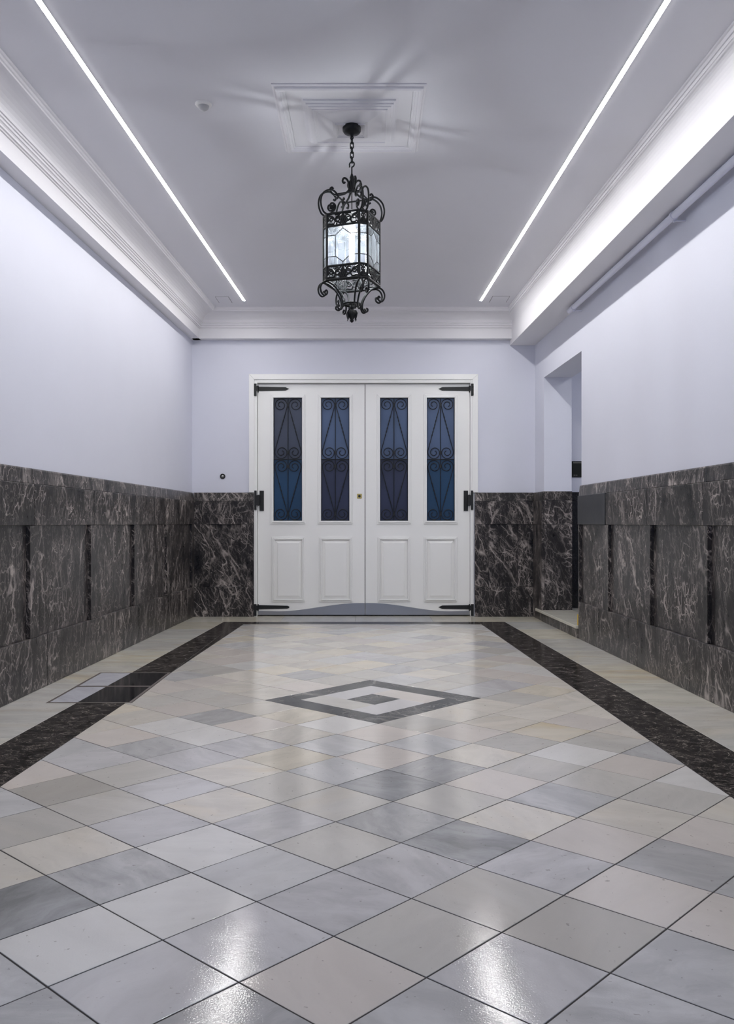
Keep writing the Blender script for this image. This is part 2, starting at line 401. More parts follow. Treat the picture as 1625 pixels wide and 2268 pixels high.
TONE={'W':(.70,.70,.70),'B':(.60,.607,.625),'G':(.53,.535,.548),'D':(.40,.408,.425),'C':(.69,.665,.62),'P':(.66,.625,.60),'K':(.58,.57,.55),'Y':(.70,.66,.575),'L':(.62,.62,.645),'T':(.49,.475,.45)}
TONE={k:(a*1.07,b*1.045,c*1.005) for k,(a,b,c) in TONE.items()}
VEIN={'D':.95,'G':.7,'B':.6,'L':.55,'C':.45,'K':.35,'P':.2,'W':.25,'Y':.4,'T':.1}
OCH={'C':.8,'Y':1.0,'P':.5,'K':.6}
SPEC={(0,0):'K',(-1,0):'L',(-1,-1):'L',(0,-1):'P',(-2,-1):'W',(-2,-2):'W',(-1,-2):'L',(-3,-2):'D',(-3,-1):'G',(-2,0):'B',(-1,1):'L',(0,1):'K',(1,1):'T',(1,0):'L',(0,2):'L',(1,2):'P',(2,2):'P',(2,1):'B',(1,3):'G',(0,3):'P',(-1,2):'D',(-2,1):'K',(-3,0):'W',(-4,-1):'C',(-4,0):'L',(-3,1):'L',(-2,2):'G',(-1,3):'C',(0,4):'C',(-5,0):'K',(-4,1):'C',(-5,1):'L',(-6,0):'T',(-6,1):'K',(-7,0):'P',(-3,2):'K',(-2,3):'K',(-1,4):'B',(0,5):'K',(-3,3):'D',(-2,4):'P',(-4,3):'B',(-4,2):'K',(-3,4):'G',(-2,5):'K',(-5,2):'C',(-5,3):'Y',(-4,4):'P',(0,-2):'G',(1,-1):'B',(2,0):'B',(1,4):'P',(-1,5):'K',(-6,2):'L',(-6,3):'L',(-5,4):'B',(-4,-2):'C',(-5,-1):'K',(-6,-1):'B',(2,3):'G'}
INL=(-8,6)
mb=MB()
inner=[(xli(YB),YB),(xri(YB),YB),(xri(YI),YI),(xli(YI),YI)]
rg=random.Random(21)
for i in range(-36,26):
    for j in range(-26,34):
        if INL[0]<=i<INL[0]+3 and INL[1]<=j<INL[1]+3: continue
        c=cell(i,j); p=c
        for k in range(4): 
            p=clip(p,inner[k],inner[(k+1)%4])
            if len(p)<3: break
        if len(p)<3: continue
        key=SPEC.get((i,j))
        if key is None:
            key=rg.choice('WWWLBGKKCCCCPPCCKYYC' if j-i>9 else 'WLLBGKKCPPB')
        t=TONE[key]; s=rg.uniform(.93,1.06); t=tuple(x*s for x in t)
        slab(mb,p,t,rnd=(rg.random(),min(1,VEIN[key]*rg.uniform(.7,1.2)),OCH.get(key,.2)*rg.uniform(.6,1.05)),tilt=.0016)
# pale pinwheel inside the inlay
i0,j0=INL; c0=.5; cs=.75; a0=c0; a1=2.5; m0=(3-cs)/2; m1=m0+cs
for (u0,u1,v0,v1),k in (((a0,m1,a0,m0),'K'),((m1,a1,a0,m1),'L'),((m0,a1,m1,a1),'P'),((a0,m0,m0,a1),'L')):
    slab(mb,cell(i0+u0,j0+v0,u1-u0,v1-v0),TONE[k],gap=.0006,rnd=(rg.random(),.15,.2))
# pale border slabs along the walls and across the end
CB=[(.70,.675,.585),(.68,.655,.59),(.71,.665,.555),(.655,.64,.60)]
t=YB
while t<YO:
    t1=min(t+.70,YO)
    if YO-t1<.2: t1=YO
    for pts in ([(ML(t)-.01,t),(xlo(t),t),(xlo(t1),t1),(ML(t1)-.01,t1)],[(xro(t),t),(MR(t)+.03,t),(MR(t1)+.03,t1),(xro(t1),t1)]):
        slab(mb,pts,rg.choice(CB),rnd=(0.0+rg.uniform(-.03,.03),.55,rg.uniform(.5,1)),gap=.0009)
    t=t1
xs=[ML(9.2)-.02,at(500,0,9.2).x,at(625,0,9.2).x,at(787,0,9.2).x,at(955,0,9.2).x,at(1108,0,9.2).x,MR(9.2)+.03]
for a,b in zip(xs,xs[1:]): slab(mb,[(a,YO),(b,YO),(b,9.56),(a,9.56)],rg.choice(CB),rnd=(.25,.4,.6),gap=.0009)
fl=mb.build('floor',M_FLOOR,fix=False); struct(fl,'polished marble floor laid with diagonal pale tiles','floor')
# black border band and inlay, and the grout bed
mb=MB(); t=YB
while t<YO:
    t1=min(t+1.06,YO)
    if YO-t1<.3: t1=YO
    for a,b in ((xlo,xli),(xri,xro)): slab(mb,[(a(t),t),(b(t),t),(b(t1),t1),(a(t1),t1)],(0,0,0),gap=.0007)
    t=t1
for a,b in ((xli(YI),-.55),(-.55,.45),(.45,xri(YI))): slab(mb,[(a,YI),(b,YI),(b+(xri(YO)-xri(YI) if b>1 else 0),YO),(a,YO)],(0,0,0),gap=.0006)
mb.build('border_band',M_BAND,fl,fix=False)['label']='black veined marble band framing the tiles'
mb=MB()
for (u0,u1,v0,v1) in ((0,2.5,0,.5),(2.5,3,0,2.5),(.5,3,2.5,3),(0,.5,.5,3),(m0,m1,m0,m1)):
    slab(mb,cell(i0+u0,j0+v0,u1-u0,v1-v0),(0,0,0),gap=.0006)
mb.build('diamond_inlay',M_INLAY,fl,fix=False)['label']='slate grey diamond frame with a small centre square'
mb=MB(); mb.box(-2.6,X0,YB-.2,9.7,-.1,-.0012)
mb.build('grout_bed',M_GROUT,fl)

# two lift-out access covers in the border
CY=(HY0+HY1)/2
for k,(ya,yb,lab) in enumerate(((HY0,CY,'nearer inset floor access cover, grey white and black halves in metal edging'),(CY,HY1,'farther inset floor access cover, grey white and black halves in metal edging'))):
    e=empty('floor_access_cover',((HX0+HX1)/2,(ya+yb)/2,0)); tag(e,lab,'access cover','access covers in the floor border')
    cx,cy=e.location.x,e.location.y; g=.004 if k==0 else .004
    x0,x1,y0,y1=HX0+.002-cx,HX1-.002-cx,ya+.002-cy,yb-.002-cy; w=.016
    m=MB()
    for q in ([(x0,y0),(x1,y0),(x1-w,y0+w),(x0+w,y0+w)],[(x1,y0),(x1,y1),(x1-w,y1-w),(x1-w,y0+w)],[(x1,y1),(x0,y1),(x0+w,y1-w),(x1-w,y1-w)],[(x0,y1),(x0,y0),(x0+w,y0+w),(x0+w,y1-w)]):
        m.prism(q,-.006,.0008)
    m.build('edge_frame',M_FRAME,e)
    xa,xb=xlo(ya)-cx,xlo(yb)-cx
    m=MB(); m.prism([(x0+w+.001,y0+w+.001),(xa-.001,y0+w+.001),(xb-.001,y1-w-.001),(x0+w+.001,y1-w-.001)],-.006,0,tone=(.60,.60,.65),rnd=(.1+k*.3,.5,.0))
    m.build('pale_inset',M_FLOOR,e)['label']='grey white marble half'
    m=MB(); m.prism([(xa+.001,y0+w+.001),(x1-w-.001,y0+w+.001),(x1-w-.001,y1-w-.001),(xb+.001,y1-w-.001)],-.006,0)
    m.build('black_inset',M_GLOSSB,e)['label']='polished black marble half'

# ------------------------------------------------------------------ WAINSCOT
ZP,ZF,ZC,ZT=.327,1.010,1.262,1.357
def wallmap(side):
    if side=='L': return lambda t,o:(ML(t)+o,t)
    if side=='R': return lambda t,o:(MR(t)-o,t)
    return lambda t,o:(t,YF-o)
def wbox(mb,side,t0,t1,o0,o1,z0,z1,gap=.0008):
    f=wallmap(side); mb.prism([f(t0+gap,o0),f(t1-gap,o0),f(t1-gap,o1),f(t0+gap,o1)],z0+gap,z1-gap)
def wainscot(name,side,T0,T1,openings,label,joints,patch=None):
    e=empty(name,(*wallmap(side)((T0+T1)/2,0),0)); loc=Vector(e.location); struct(e,label,'wainscot')
    def put(nm,mb,mat=M_MARB,bev=.0025):
        o=mb.build(nm,mat,e,bevel=bev); o.data.transform(Matrix.Translation(-loc)); return o
    js=[T0]+[j for j in joints if T0<j<T1]+[T1]
    cap,fr,pl=MB(),MB(),MB()
    f=wallmap(side)
    for a,b in zip(js,js[1:]):
        # sloped cap
        g=.0008; P=[(0-PW,ZC+g),(-.004,ZC+g),(-.013,ZT-.01),(-.018,ZT),(-PW,ZT)]
        vs=[(*f(a+g,o),z) for o,z in P]+[(*f(b-g,o),z) for o,z in P]; n=len(P)
        cap.add(vs,[list(range(n)),list(range(n,2*n))]+[[i,(i+1)%n,n+(i+1)%n,n+i] for i in range(n)])
        if patch and abs(a-patch[0])<.01 or patch and abs(b-patch[1])<.01:
            pm=MB(); wbox(pm,side,a,b,-PW,.006,ZF,ZC+.004); put('replaced_frieze_slab',pm,M_PATCH)['label']='plain bluish black slab without veins'
        else: wbox(fr,side,a,b,-PW,0,ZF,ZC)
    pj=[T0]+[j+.19 for j in joints if T0<j+.19<T1-.1]+[T1]
    for a,b in zip(pj,pj[1:]): wbox(pl,side,a,b,-PW,0,0,ZP)
    put('cap',cap); put('frieze',fr); put('plinth',pl)
    t=T0
    for a,b in openings:
        if a>t+.005:
            m=MB(); wbox(m,side,t,a,-PW,0,ZP,ZF); put('stile',m)
        m=MB(); wbox(m,side,a,b,-PW,-.024,ZP,ZF,gap=.0); put('recessed_panel',m,bev=0)
        t=b
    if t<T1-.005:
        m=MB(); wbox(m,side,t,T1,-PW,0,ZP,ZF); put('stile',m)
    return e
lo=[]; t=9.30
while t>YB+.3: lo.append((t-.905,t)); t-=1.035
lo=lo[::-1]
wainscot('trim_4','L',YB,YF-.003,lo,'dark veined marble wainscot along the left wall',[a-.065 for a,b in lo[1:]])
ro=[(6.925,7.60)]; t=6.785
while t>YB+.3: ro.append((t-.775,t)); t-=.91
ro=ro[::-1]
wainscot('trim_5','R',YB,OY0,ro,'dark veined marble wainscot along the right wall',[a-.07 for a,b in ro[1:]],patch=(6.855,OY0))
fx=lambda px:at(px,0,YF).x
wainscot('trim_6','F',ML(YF)-.012,fx(562),[(fx(464),fx(532))],'dark veined marble wainscot left of the double door',[])
wainscot('trim_7','F',fx(1051),MR(YF)+.010,[(fx(1082),fx(1147))],'dark veined marble wainscot right of the double door',[])
# jamb facing of the side doorway
e=empty('trim_8',(MR(9.1),9.1,0)); struct(e,'dark veined marble facing on the far jamb of the side doorway','wainscot')
def putw(nm,mb,mat=M_MARB,bev=.002):
    o=mb.build(nm,mat,e,bevel=bev); o.data.transform(Matrix.Translation(-Vector(e.location))); return o
m=MB()
for z0,z1 in ((0,ZF),(ZF,ZC),(ZC,ZT)):
    oo=0 if z1<ZT else -.012
    ye=9.396 if z1<ZT else 9.42
    m.prism([wr(OY1-.02,-oo),wr(ye,-oo),wr(ye,PW),wr(OY1-.02,PW)],z0+.001,z1-.001)
putw('pier_slab',m)
m=MB()
for z0,z1 in ((.112,ZF),(ZF,ZC),(ZC,ZT)):
    m.prism([wr(OY1-.02,PW+.001),wr(OY1-.02,PW+JT),wr(OY1,PW+JT),wr(OY1,PW+.001)],z0+.001,z1-.001)
putw('jamb_slab',m)
m=MB()
for z0,z1 in ((.112,ZF),(ZF,ZC),(ZC,ZT)): m.box(X0,X0+1.598,9.232,9.254,z0+.001,z1-.001)
putw('lobby_facing',m,M_GLOSSB)
# step
e=empty('marble_step',(MR(8.3),8.3,0)); struct(e,'low pale marble step in the side doorway','step')
m=MB(); m.prism([wr(OY0+.003,-.022),wr(9.20,-.022),wr(9.20,-.001),wr(OY1-.022,.0),wr(OY1-.022,PW+JT-.002),wr(OY0+.003,PW+JT-.002)],.085,.113,tone=(.70,.67,.58),rnd=(.1,.3,.6))
o=m.build('tread',M_FLOOR,e,bevel=.004); o.data.transform(Matrix.Translation(-Vector(e.location)))
m=MB(); m.prism([wr(OY0+.003,-.004),wr(OY1-.022,-.004),wr(OY1-.022,PW+JT-.01),wr(OY0+.003,PW+JT-.01)],0,.0845)
o=m.build('riser',M_MARB,e); o.data.transform(Matrix.Translation(-Vector(e.location))); o['label']='dark marble riser'
# small yellow mark standing at the near end of the tread
p0=MR(OY0+.02)
m=MB(); m.box(p0+.005,p0+.013,OY0+.004,OY0+.05,.1135,.21)
tag(m.build('edge_marker',M_YEL),'small yellow marker strip at the near end of the pale step','marker')

# ------------------------------------------------------------------ DOUBLE DOOR
YD=9.47
def dx(px): return at(px,0,YD).x
def dz(py): return at(0,py,YD).z
# casing and jamb lining
e=empty('trim_9',(0,YF,0)); struct(e,'white painted frame around the double door','door frame')
def loc_put(nm,mb,mat,par,bev=0,seg=1):
    o=mb.build(nm,mat,par,bevel=bev,seg=seg); o.data.transform(Matrix.Translation(-Vector(par.matrix_basis.translation))); return o
cp=lambda px,py:at(px,py,9.405)
m=MB(); x0,x1,xi0,xi1=cp(551,0).x,cp(1058.5,0).x,cp(563,0).x,cp(1046,0).x; zt,zi=cp(0,828.5).z,cp(0,840.5).z
for q in ([(x0,ZT+.0),(xi0,ZT),(xi0,zi),(x0,zt)],[(x1,ZT),(xi1,ZT),(xi1,zi),(x1,zt)],[(x0,zt),(xi0,zi),(xi1,zi),(x1,zt)]):
    m.strip(q,lambda u,v,d:(u,d,v),9.405,YF+PW-.0005)
loc_put('casing',m,M_DOOR,e,.004,2)
m=MB(); zl=dz(849.5)
m.box(xi0-.015,dx(570.3),YF+.02,YD+.06,0,zi+.0); m.box(dx(1040.3),xi1+.015,YF+.02,YD+.06,0,zi); m.box(dx(570.3),dx(1040.3),YF+.02,YD+.06,zl,zi)
loc_put('jamb_lining',m,M_DOOR,e,.003,2)
m=MB(); m.box(xi0,xi1,YD+.07,YD+.2,0,zi)
loc_put('outer_stop',m,M_SEAM,e)

def spiral_path(w,h):
    """one S-scroll of the grille, unit: x right, y down from the pane's top-left; left member of the top half"""
    P=[]; R0=.235*w; r1=.055*w
    cA=(.243*w,.245*w); th=.29
    turns=3.5*PI
    n=44
    for k in range(n+1):
        a=th-turns*(1-k/n); r=r1+(R0-r1)*(k/n)**.9
        P.append((cA[0]+r*math.cos(a),cA[1]+r*math.sin(a)))
    ka=len(P)-1
    cB=(.275*w,h/2-.25*w); RB=.238*w
    B=[]
    for k in range(n+1):
        a=PI+th-turns*(k/n); r=RB+(r1-RB)*(k/n)**1.1
        B.append((cB[0]+r*math.cos(a),cB[1]+r*math.sin(a)))
    q0,q1=P[-1],B[0]
    for k in range(1,40): P.append((q0[0]+(q1[0]-q0[0])*k/40,q0[1]+(q1[1]-q0[1])*k/40))
    kb=len(P)
    return P+B,ka,kb
def make_leaf(name,px0,px1,panes,label,hinge_left,tints):
    xa,xb=dx(px0),dx(px1); z0,z1=.012,dz(850.8)
    e=empty(name,((xa+xb)/2,YD,0)); struct(e,label,'door')
    put=lambda nm,mb,mat,bev=0,seg=1: loc_put(nm,mb,mat,e,bev,seg)
    gz0,gz1=dz(1153.5),dz(881)
    # slab with the two glazed openings: stiles, rails and mullion
    m=MB(); D=.045; g=[(dx(a),dx(b)) for a,b in panes]
    def bx(u0,u1,v0,v1): m.box(u0,u1,YD,YD+D,v0,v1)
    xs=[xa,g[0][0],g[0][1],g[1][0],g[1][1],xb]
    zz=[z0,gz0,gz1,z1]
    for i in range(5):
        for k in range(3):
            if k==1 and i in (1,3): continue
            m.add(*quad(xs[i],xs[i+1],zz[k],zz[k+1],YD))
            m.add(*quad(xs[i],xs[i+1],zz[k],zz[k+1],YD+D))
    for (u0,u1) in g:
        m.add([(u0,YD,gz0),(u1,YD,gz0),(u1,YD,gz1),(u0,YD,gz1),(u0,YD+D,gz0),(u1,YD+D,gz0),(u1,YD+D,gz1),(u0,YD+D,gz1)],[[0,1,5,4],[1,2,6,5],[2,3,7,6],[3,0,4,7]])
    m.add([(xa,YD,z0),(xb,YD,z0),(xb,YD,z1),(xa,YD,z1),(xa,YD+D,z0),(xb,YD+D,z0),(xb,YD+D,z1),(xa,YD+D,z1)],[[0,1,5,4],[1,2,6,5],[2,3,7,6],[3,0,4,7]])
    put('leaf',m,M_DOOR)
    for k,(u0,u1) in enumerate(g):
        # glazing bead: two stepped frames
        m=MB(); k1=.036
        ring(m,u0-k1,u1+k1,gz0-k1,gz1+k1,.018,YD-.010,YD); ring(m,u0-.020,u1+.020,gz0-.020,gz1+.020,.020,YD-.020,YD)
        put('glazing_bead',m,M_DOOR,.003,2)
        zm=(gz0+gz1)/2
        top,bot=tints[k]
        m=MB(); m.box(u0+.001,u1-.001,YD+.022,YD+.028,zm+.001,gz1-.001); o=put('glass_pane',m,M_PANE[top]); o['label']='upper dark blue frosted glass'
        m=MB(); m.box(u0+.001,u1-.001,YD+.022,YD+.028,gz0+.001,zm-.001); o=put('glass_pane',m,M_PANE[bot]); o['label']='lower dark blue frosted glass'
        # wrought grille
        w,h=u1-u0,gz1-gz0; m=MB(); yg=YD+.012; rr=.0042
        P,ka,kb=spiral_path(w,h)
        for fxx in (0,1):
            for fy in (0,1):
                pts=[];rad=[]
                for i,(x,y) in enumerate(P):
                    X=w-x if fxx else x; Y=h-y if fy else y
                    pts.append((u0+X,yg,gz1-Y))
                    s=(i-ka)/(kb-ka)
                    rad.append(rr*(1.25+.55*math.sin(i*1.9)) if .22<s<.66 else rr)
                m.tube(pts,rad,6)
        m.tube([(u0+w/2,yg,gz0),(u0+w/2,yg,gz1)],rr*1.05,6); m.tube([(u0,yg,zm),(u1,yg,zm)],rr*1.05,6)
        for zc in (gz1-.24*w,gz0+.24*w,zm+.25*w,zm-.25*w): m.box(u0+w/2-.008,u0+w/2+.008,yg-.006,yg+.006,zc-.018,zc+.018)
        ring(m,u0,u1,gz0,gz1,.006,yg-.005,yg+.005)
        put('iron_grille',m,M_GRILLE)
    # lower raised panels
    for (pa,pb) in PANELS[name]:
        u0,u1,v0,v1=dx(pa),dx(pb),dz(1333),dz(1189); m=MB()
        ring(m,u0,u1,v0,v1,.018,YD-.012,YD); ring(m,u0+.018,u1-.018,v0+.018,v1-.018,.013,YD-.023,YD)
        put('panel_moulding',m,M_DOOR,.004,2)
        m=MB(); a,b,c,d=u0+.034,u1-.034,v0+.034,v1-.034; k2=.032
        vs=[(a,YD-.001,c),(b,YD-.001,c),(b,YD-.001,d),(a,YD-.001,d),(a+k2,YD-.013,c+k2),(b-k2,YD-.013,c+k2),(b-k2,YD-.013,d-k2),(a+k2,YD-.013,d-k2),
            (a+k2+.003,YD-.017,c+k2+.003),(b-k2-.003,YD-.017,c+k2+.003),(b-k2-.003,YD-.017,d-k2-.003),(a+k2+.003,YD-.017,d-k2-.003)]
        fs=[[8,9,10,11],[0,3,2,1]]+[[i,(i+1)%4,4+(i+1)%4,4+i] for i in range(4)]+[[4+i,4+(i+1)%4,8+(i+1)%4,8+i] for i in range(4)]
        m.add(vs,fs); put('raised_panel',m,M_DOOR)
    # steel kick plate with an ogee top
    m=MB(); n=40; lo_,hi=dz(1354.0),dz(1335.5); top=[]
    for k in range(n+1):
        s=k/n                                        # 0 at the hinge side, 1 at the meeting edge
        u=min(max((s-.18)/.78,0),1); z=lo_+(hi-lo_)*(u*u*(3-2*u))+.006*math.cos(min(s/.18,1)*PI/2)
        x=(xa+.004)+(xb-xa-.006)*s if hinge_left else (xb-.004)-(xb-xa-.006)*s
        top.append((x,z))
    poly=[(top[0][0],.014)]+top+[(top[-1][0],.014)]
    for i in range(1,len(poly)-2):
        q=[(poly[i][0],.014),poly[i],poly[i+1],(poly[i+1][0],.014)]
        m.add([(x,YD-.004,z) for x,z in q]+[(x,YD-.0002,z) for x,z in q],[[0,1,2,3],[1,5,6,2],[0,3,7,4]])
    o=put('kick_plate',m,M_STEEL); o['label']='brushed steel kick plate with a wavy top edge'
    # black hinges
    s=1 if hinge_left else -1; xh=xa if hinge_left else xb
    def X(p): return xh+s*(p-571)*YD/F
    def hplate(pts): 
        m.strip([(X(a),dz(b)) for a,b in pts],lambda u,v,d:(u,d,v),hy-.010,hy)
    for kind in ('top','bottom'):
        m=MB(); hy=YD-.0005
        ya=(851.6,878.6,857.6,865.4) if kind=='top' else (1337,1362.5,1341.0,1348.5)
        tip=[(632,ya[2]),(640.5,(ya[2]+ya[3])/2),(632,ya[3])] if kind=='top' or not hinge_left else [(636,ya[2]+.6),(640,ya[2]+2),(641,(ya[2]+ya[3])/2),(640,ya[3]-2),(636,ya[3]-.6)]
        m.strip([(X(572.6),dz(ya[2]-1)),*[(X(a),dz(b)) for a,b in tip],(X(572.6),dz(ya[3]+1))],lambda u,v,d:(u,d,v),hy-.006,hy)
        hb=YD-.03
        m.strip([(X(a),dz(b)) for a,b in ((563.6,ya[0]),(569.4,ya[0]),(569.4,ya[1]),(563.6,ya[1]))],lambda u,v,d:(u,d,v),YF+.008,YF+.0205)
        m.tube([(X(571.2),YD-.008,dz(ya[2]-3)),(X(571.2),YD-.008,dz(ya[3]+4))],.009,10)
        m.strip([(X(a),dz(b)) for a,b in ((565,ya[2]-1),(572,ya[2]-1),(572,ya[3]+2),(565,ya[3]+2))],lambda u,v,d:(u,d,v),YF+.012,YD-.002)
        put('strap_hinge',m,M_HINGE,.001)['label']='%s black strap hinge'%kind
    m=MB(); hy=YD-.0005
    hplate([(575,1087),(584.3,1087),(584.3,1131.5),(575,1131.5)])
    m.strip([(X(a),dz(b)) for a,b in ((564.6,1087),(569.6,1087),(569.6,1129.5),(564.6,1129.5))],lambda u,v,d:(u,d,v),YF+.008,YF+.0205)
    m.strip([(X(a),dz(b)) for a,b in ((566,1097),(576,1097),(576,1119),(566,1119))],lambda u,v,d:(u,d,v),YF+.012,YD-.002)
    m.tube([(X(572),YD-.010,dz(1096)),(X(572),YD-.010,dz(1120))],.011,10)
    put('h_hinge',m,M_HINGE,.001)['label']='middle black H hinge'
    return e
def quad(x0,x1,z0,z1,y): return [(x0,y,z0),(x1,y,z0),(x1,y,z1),(x0,y,z1)],[[0,1,2,3]]
PANELS={'door_1':((601.6,675.5),(706.5,780.5)),'door_2':((835.7,908.7),(938.3,1012.3))}
d1=make_leaf('door_1',571,807.5,((605.6,669),(710.8,773.6)),'left white door leaf with a brass lock by the centre gap',True,(('slate','deep'),('steel','navy')))
d2=make_leaf('door_2',808.9,1039.8,((841.4,903.2),(944.8,1006.4)),'right white door leaf beside the marble on the right',False,(('steel','navy'),('steel','deep')))
# brass lock plate
c=at(795.7,1099,YD); m=MB()
m.box(c.x-.026,c.x+.026,YD-.006,YD,c.z-.026,c.z+.026)
o=loc_put('lock_plate',m,M_BRASS,d1,.004,2); o['label']='square brass lock plate'
m=MB(); vs=[]
m.tube([(c.x,YD-.008,c.z),(c.x,YD-.0055,c.z)],.014,16)
k=loc_put('keyhole',m,M_HINGE,d1); k.parent=o; k['label']='dark round keyhole'
k.data.transform(Matrix.Translation((0,0,0)))

# ------------------------------------------------------------------ WALL FITTINGS
c=at(493,1055,YF+PW)
e=empty('push_button',(c.x,YF+PW,c.z)); tag(e,'small round black ringed push button on the end wall left of the door','button')
def ylathe(mb,prof,n=28):
    vs=[];fs=[]
    for r,y in prof:
        for k in range(n): a=2*PI*k/n; vs.append((r*math.cos(a),-y,r*math.sin(a)))
    for i in range(len(prof)-1):
        for k in range(n): fs.append([i*n+k,i*n+(k+1)%n,(i+1)*n+(k+1)%n,(i+1)*n+k])
    mb.add(vs,fs,smooth=True)
    if prof[-1][0]>1e-4: mb.add(vs[-n:],[list(range(n))])
m=MB(); ylathe(m,[(.029,0),(.029,.008),(.026,.012),(.019,.012),(.017,.006)]); m.build('ring',M_HINGE,e)
m=MB(); ylathe(m,[(.016,.001),(.016,.010),(.012,.013),(.006,.014)]); m.build('button_face',M_STEEL,e)['label']='grey metal push face'
# plaque in the lobby
a,b=at(1262.5,1021.5,9.25),at(1290,1057,9.25)
e=empty('wall_plaque',((a.x+b.x)/2,9.255,b.z)); tag(e,'dark plaque on the lobby wall just past the right doorway edge','plaque')
m=MB(); m.box(a.x,b.x,9.243,9.2545,b.z,a.z); loc_put('plate',m,M_PLATE,e,.002)
for zz,x0,x1 in ((a.z-.018,.03,.12),(b.z+.022,.035,.05),(b.z+.022,.056,.075)):
    m=MB(); m.box(a.x+x0,a.x+x1,9.2420,9.2432,zz-.002,zz+.002)
    loc_put('lettering',m,M_LETTER,e)['label']='faint pale line of lettering'
# conduit pipe
e=empty('conduit_pipe',(MR(7.77),7.77,H+1.9)); tag(e,'long painted conduit pipe under the beam on the right wall','pipe')
ZPIP=H+1.911; rp=.023
def pp(t): return (MR(t)+PW-.074,t,ZPIP)
m=MB(); m.tube([pp(YB),pp(3),pp(7.765)],rp,14); loc_put('pipe',m,M_PIPE,e)
for t in (7.62,5.35,3.05,.75):
    m=MB(); c=Vector(pp(t)); pts=[c+Vector((math.cos(2*PI*k/16)*(rp+.002),0,math.sin(2*PI*k/16)*(rp+.002))) for k in range(16)]
    for y in (-.009,-.003,.003,.009): m.tube([p+Vector((0,y,0)) for p in pts],.0035,6,closed=True)
    m.box(c.x-.004,c.x+.004,c.y-.008,c.y+.008,c.z-rp-.018,c.z-rp+.002); m.box(c.x,c.x+.075,c.y-.007,c.y+.007,c.z-rp-.013,c.z-rp-.008)
    loc_put('pipe_clip',m,M_PIPE,e)

# ------------------------------------------------------------------ CEILING FITTINGS
def xsl(t): return -1.266-.0340*(8.849-t)
def xsr(t): return 1.173+.0282*(8.849-t)
for fn,lab in ((xsl,'white linear light in the ceiling nearer the left wall'),(xsr,'white linear light in the ceiling nearer the right wall')):
    e=empty('linear_light',(fn(8.85),8.85,CEIL)); tag(e,lab,'light','linear ceiling lights')
    t0,t1=2.1,8.86; w=.0125; d=.0026
    m=MB(); P=[(-w,0),(-w,-d*.55),(-w*.7,-d),(w*.7,-d),(w,-d*.55),(w,0)]
    vs=[(fn(t0)+x,t0,CEIL+z-.0003) for x,z in P]+[(fn(t1)+x,t1,CEIL+z-.0003) for x,z in P]; n=6
    m.add(vs,[list(range(n)),list(range(n,2*n))]+[[i,(i+1)%n,n+(i+1)%n,n+i] for i in range(n)])
    loc_put('diffuser',m,M_LED,e)['label']='glowing white diffuser'
    m=MB()
    for s in (-1,1):
        m.prism([(fn(t0)+s*(w+.0005),t0-.004),(fn(t1)+s*(w+.0005),t1+.004),(fn(t1)+s*(w+.0025),t1+.004),(fn(t0)+s*(w+.0025),t0-.004)],CEIL-.0015,CEIL)
    loc_put('channel',m,M_WPLAST,e)
# hatches
for x0,x1,y0,lab in ((-1.534,-1.405,8.71,'small flush access panel in the ceiling corner by the left light'),(1.272,1.44,8.69,'small flush access panel in the ceiling corner by the right light')):
    e=empty('ceiling_access_panel',((x0+x1)/2,y0+.12,CEIL)); tag(e,lab,'access panel','ceiling access panels')
    m=MB(); m.box(x0,x1,y0,y0+.24,CEIL-.0022,CEIL); loc_put('panel',m,M_CEIL,e)
    m=MB(); s=.0045
    m.box(x0-s,x1+s,y0-s,y0,CEIL-.0012,CEIL); m.box(x0-s,x0,y0,y0+.24,CEIL-.0012,CEIL); m.box(x1,x1+s,y0,y0+.24,CEIL-.0012,CEIL)
    loc_put('seam',m,M_SEAM,e)['label']='thin dark seam'
# motion sensor
c=Vector(((450.5-CX)*4.70/F,4.70,CEIL))
e=empty('motion_sensor',c); tag(e,'small round white ceiling sensor left of the plaster panel','sensor')
m=MB(); m.lathe([(.045,0),(.045,-.006),(.040,-.012),(.031,-.014)],(0,0,0)); m.build('sensor_ring',M_WPLAST,e)
m=MB(); m.lathe([(.031,-.013),(.029,-.022),(.022,-.031),(.012,-.037),(.0001,-.038)],(0,0,0)); m.build('lens',M_GREY,e)['label']='grey domed lens'
# plaster rose
RX,RY=-.094,4.885
e=empty('ceiling_rose',(RX,RY,CEIL)); tag(e,'square stepped plaster panel in the ceiling above the lantern','ceiling rose')
def sq_stack(prof):                                # closed stack of squares: (half side, z)
    mb=MB(); vs=[]
    for s,z in prof: vs+=[(-s,-s,z),(s,-s,z),(s,s,z),(-s,s,z)]
    fs=[]
    for i in range(len(prof)-1):
        for k in range(4): fs.append([4*i+k,4*i+(k+1)%4,4*i+4+(k+1)%4,4*i+4+k])
    n=len(prof)-1
    if prof[-1][0]>0: fs.append([4*n,4*n+1,4*n+2,4*n+3])
    return mb.add(vs,fs)
sq_stack([(.405,0),(.405,-.006),(.398,-.010),(.390,-.010),(.388,-.020),(.379,-.025),(.366,-.025),(.364,-.017),(.352,-.014),(.350,-.008),(.340,-.006),(.339,0)]).build('outer_moulding',M_TRIM,e)
sq_stack([(.338,0),(.338,-.003),(.262,-.003),(.250,-.007),(.249,-.016),(.238,-.022),(.237,-.029),(.225,-.031),(.224,-.038),(.206,-.039),(.205,-.045),(.199,-.045),(.198,-.039),(.180,-.039),(.172,-.041),(.098,-.060),(.098,-.061),(.084,-.061),(.083,-.068),(.077,-.068),(.076,-.064),(.070,-.064),(.069,-.060)]).build('stepped_centre',M_TRIM,e)

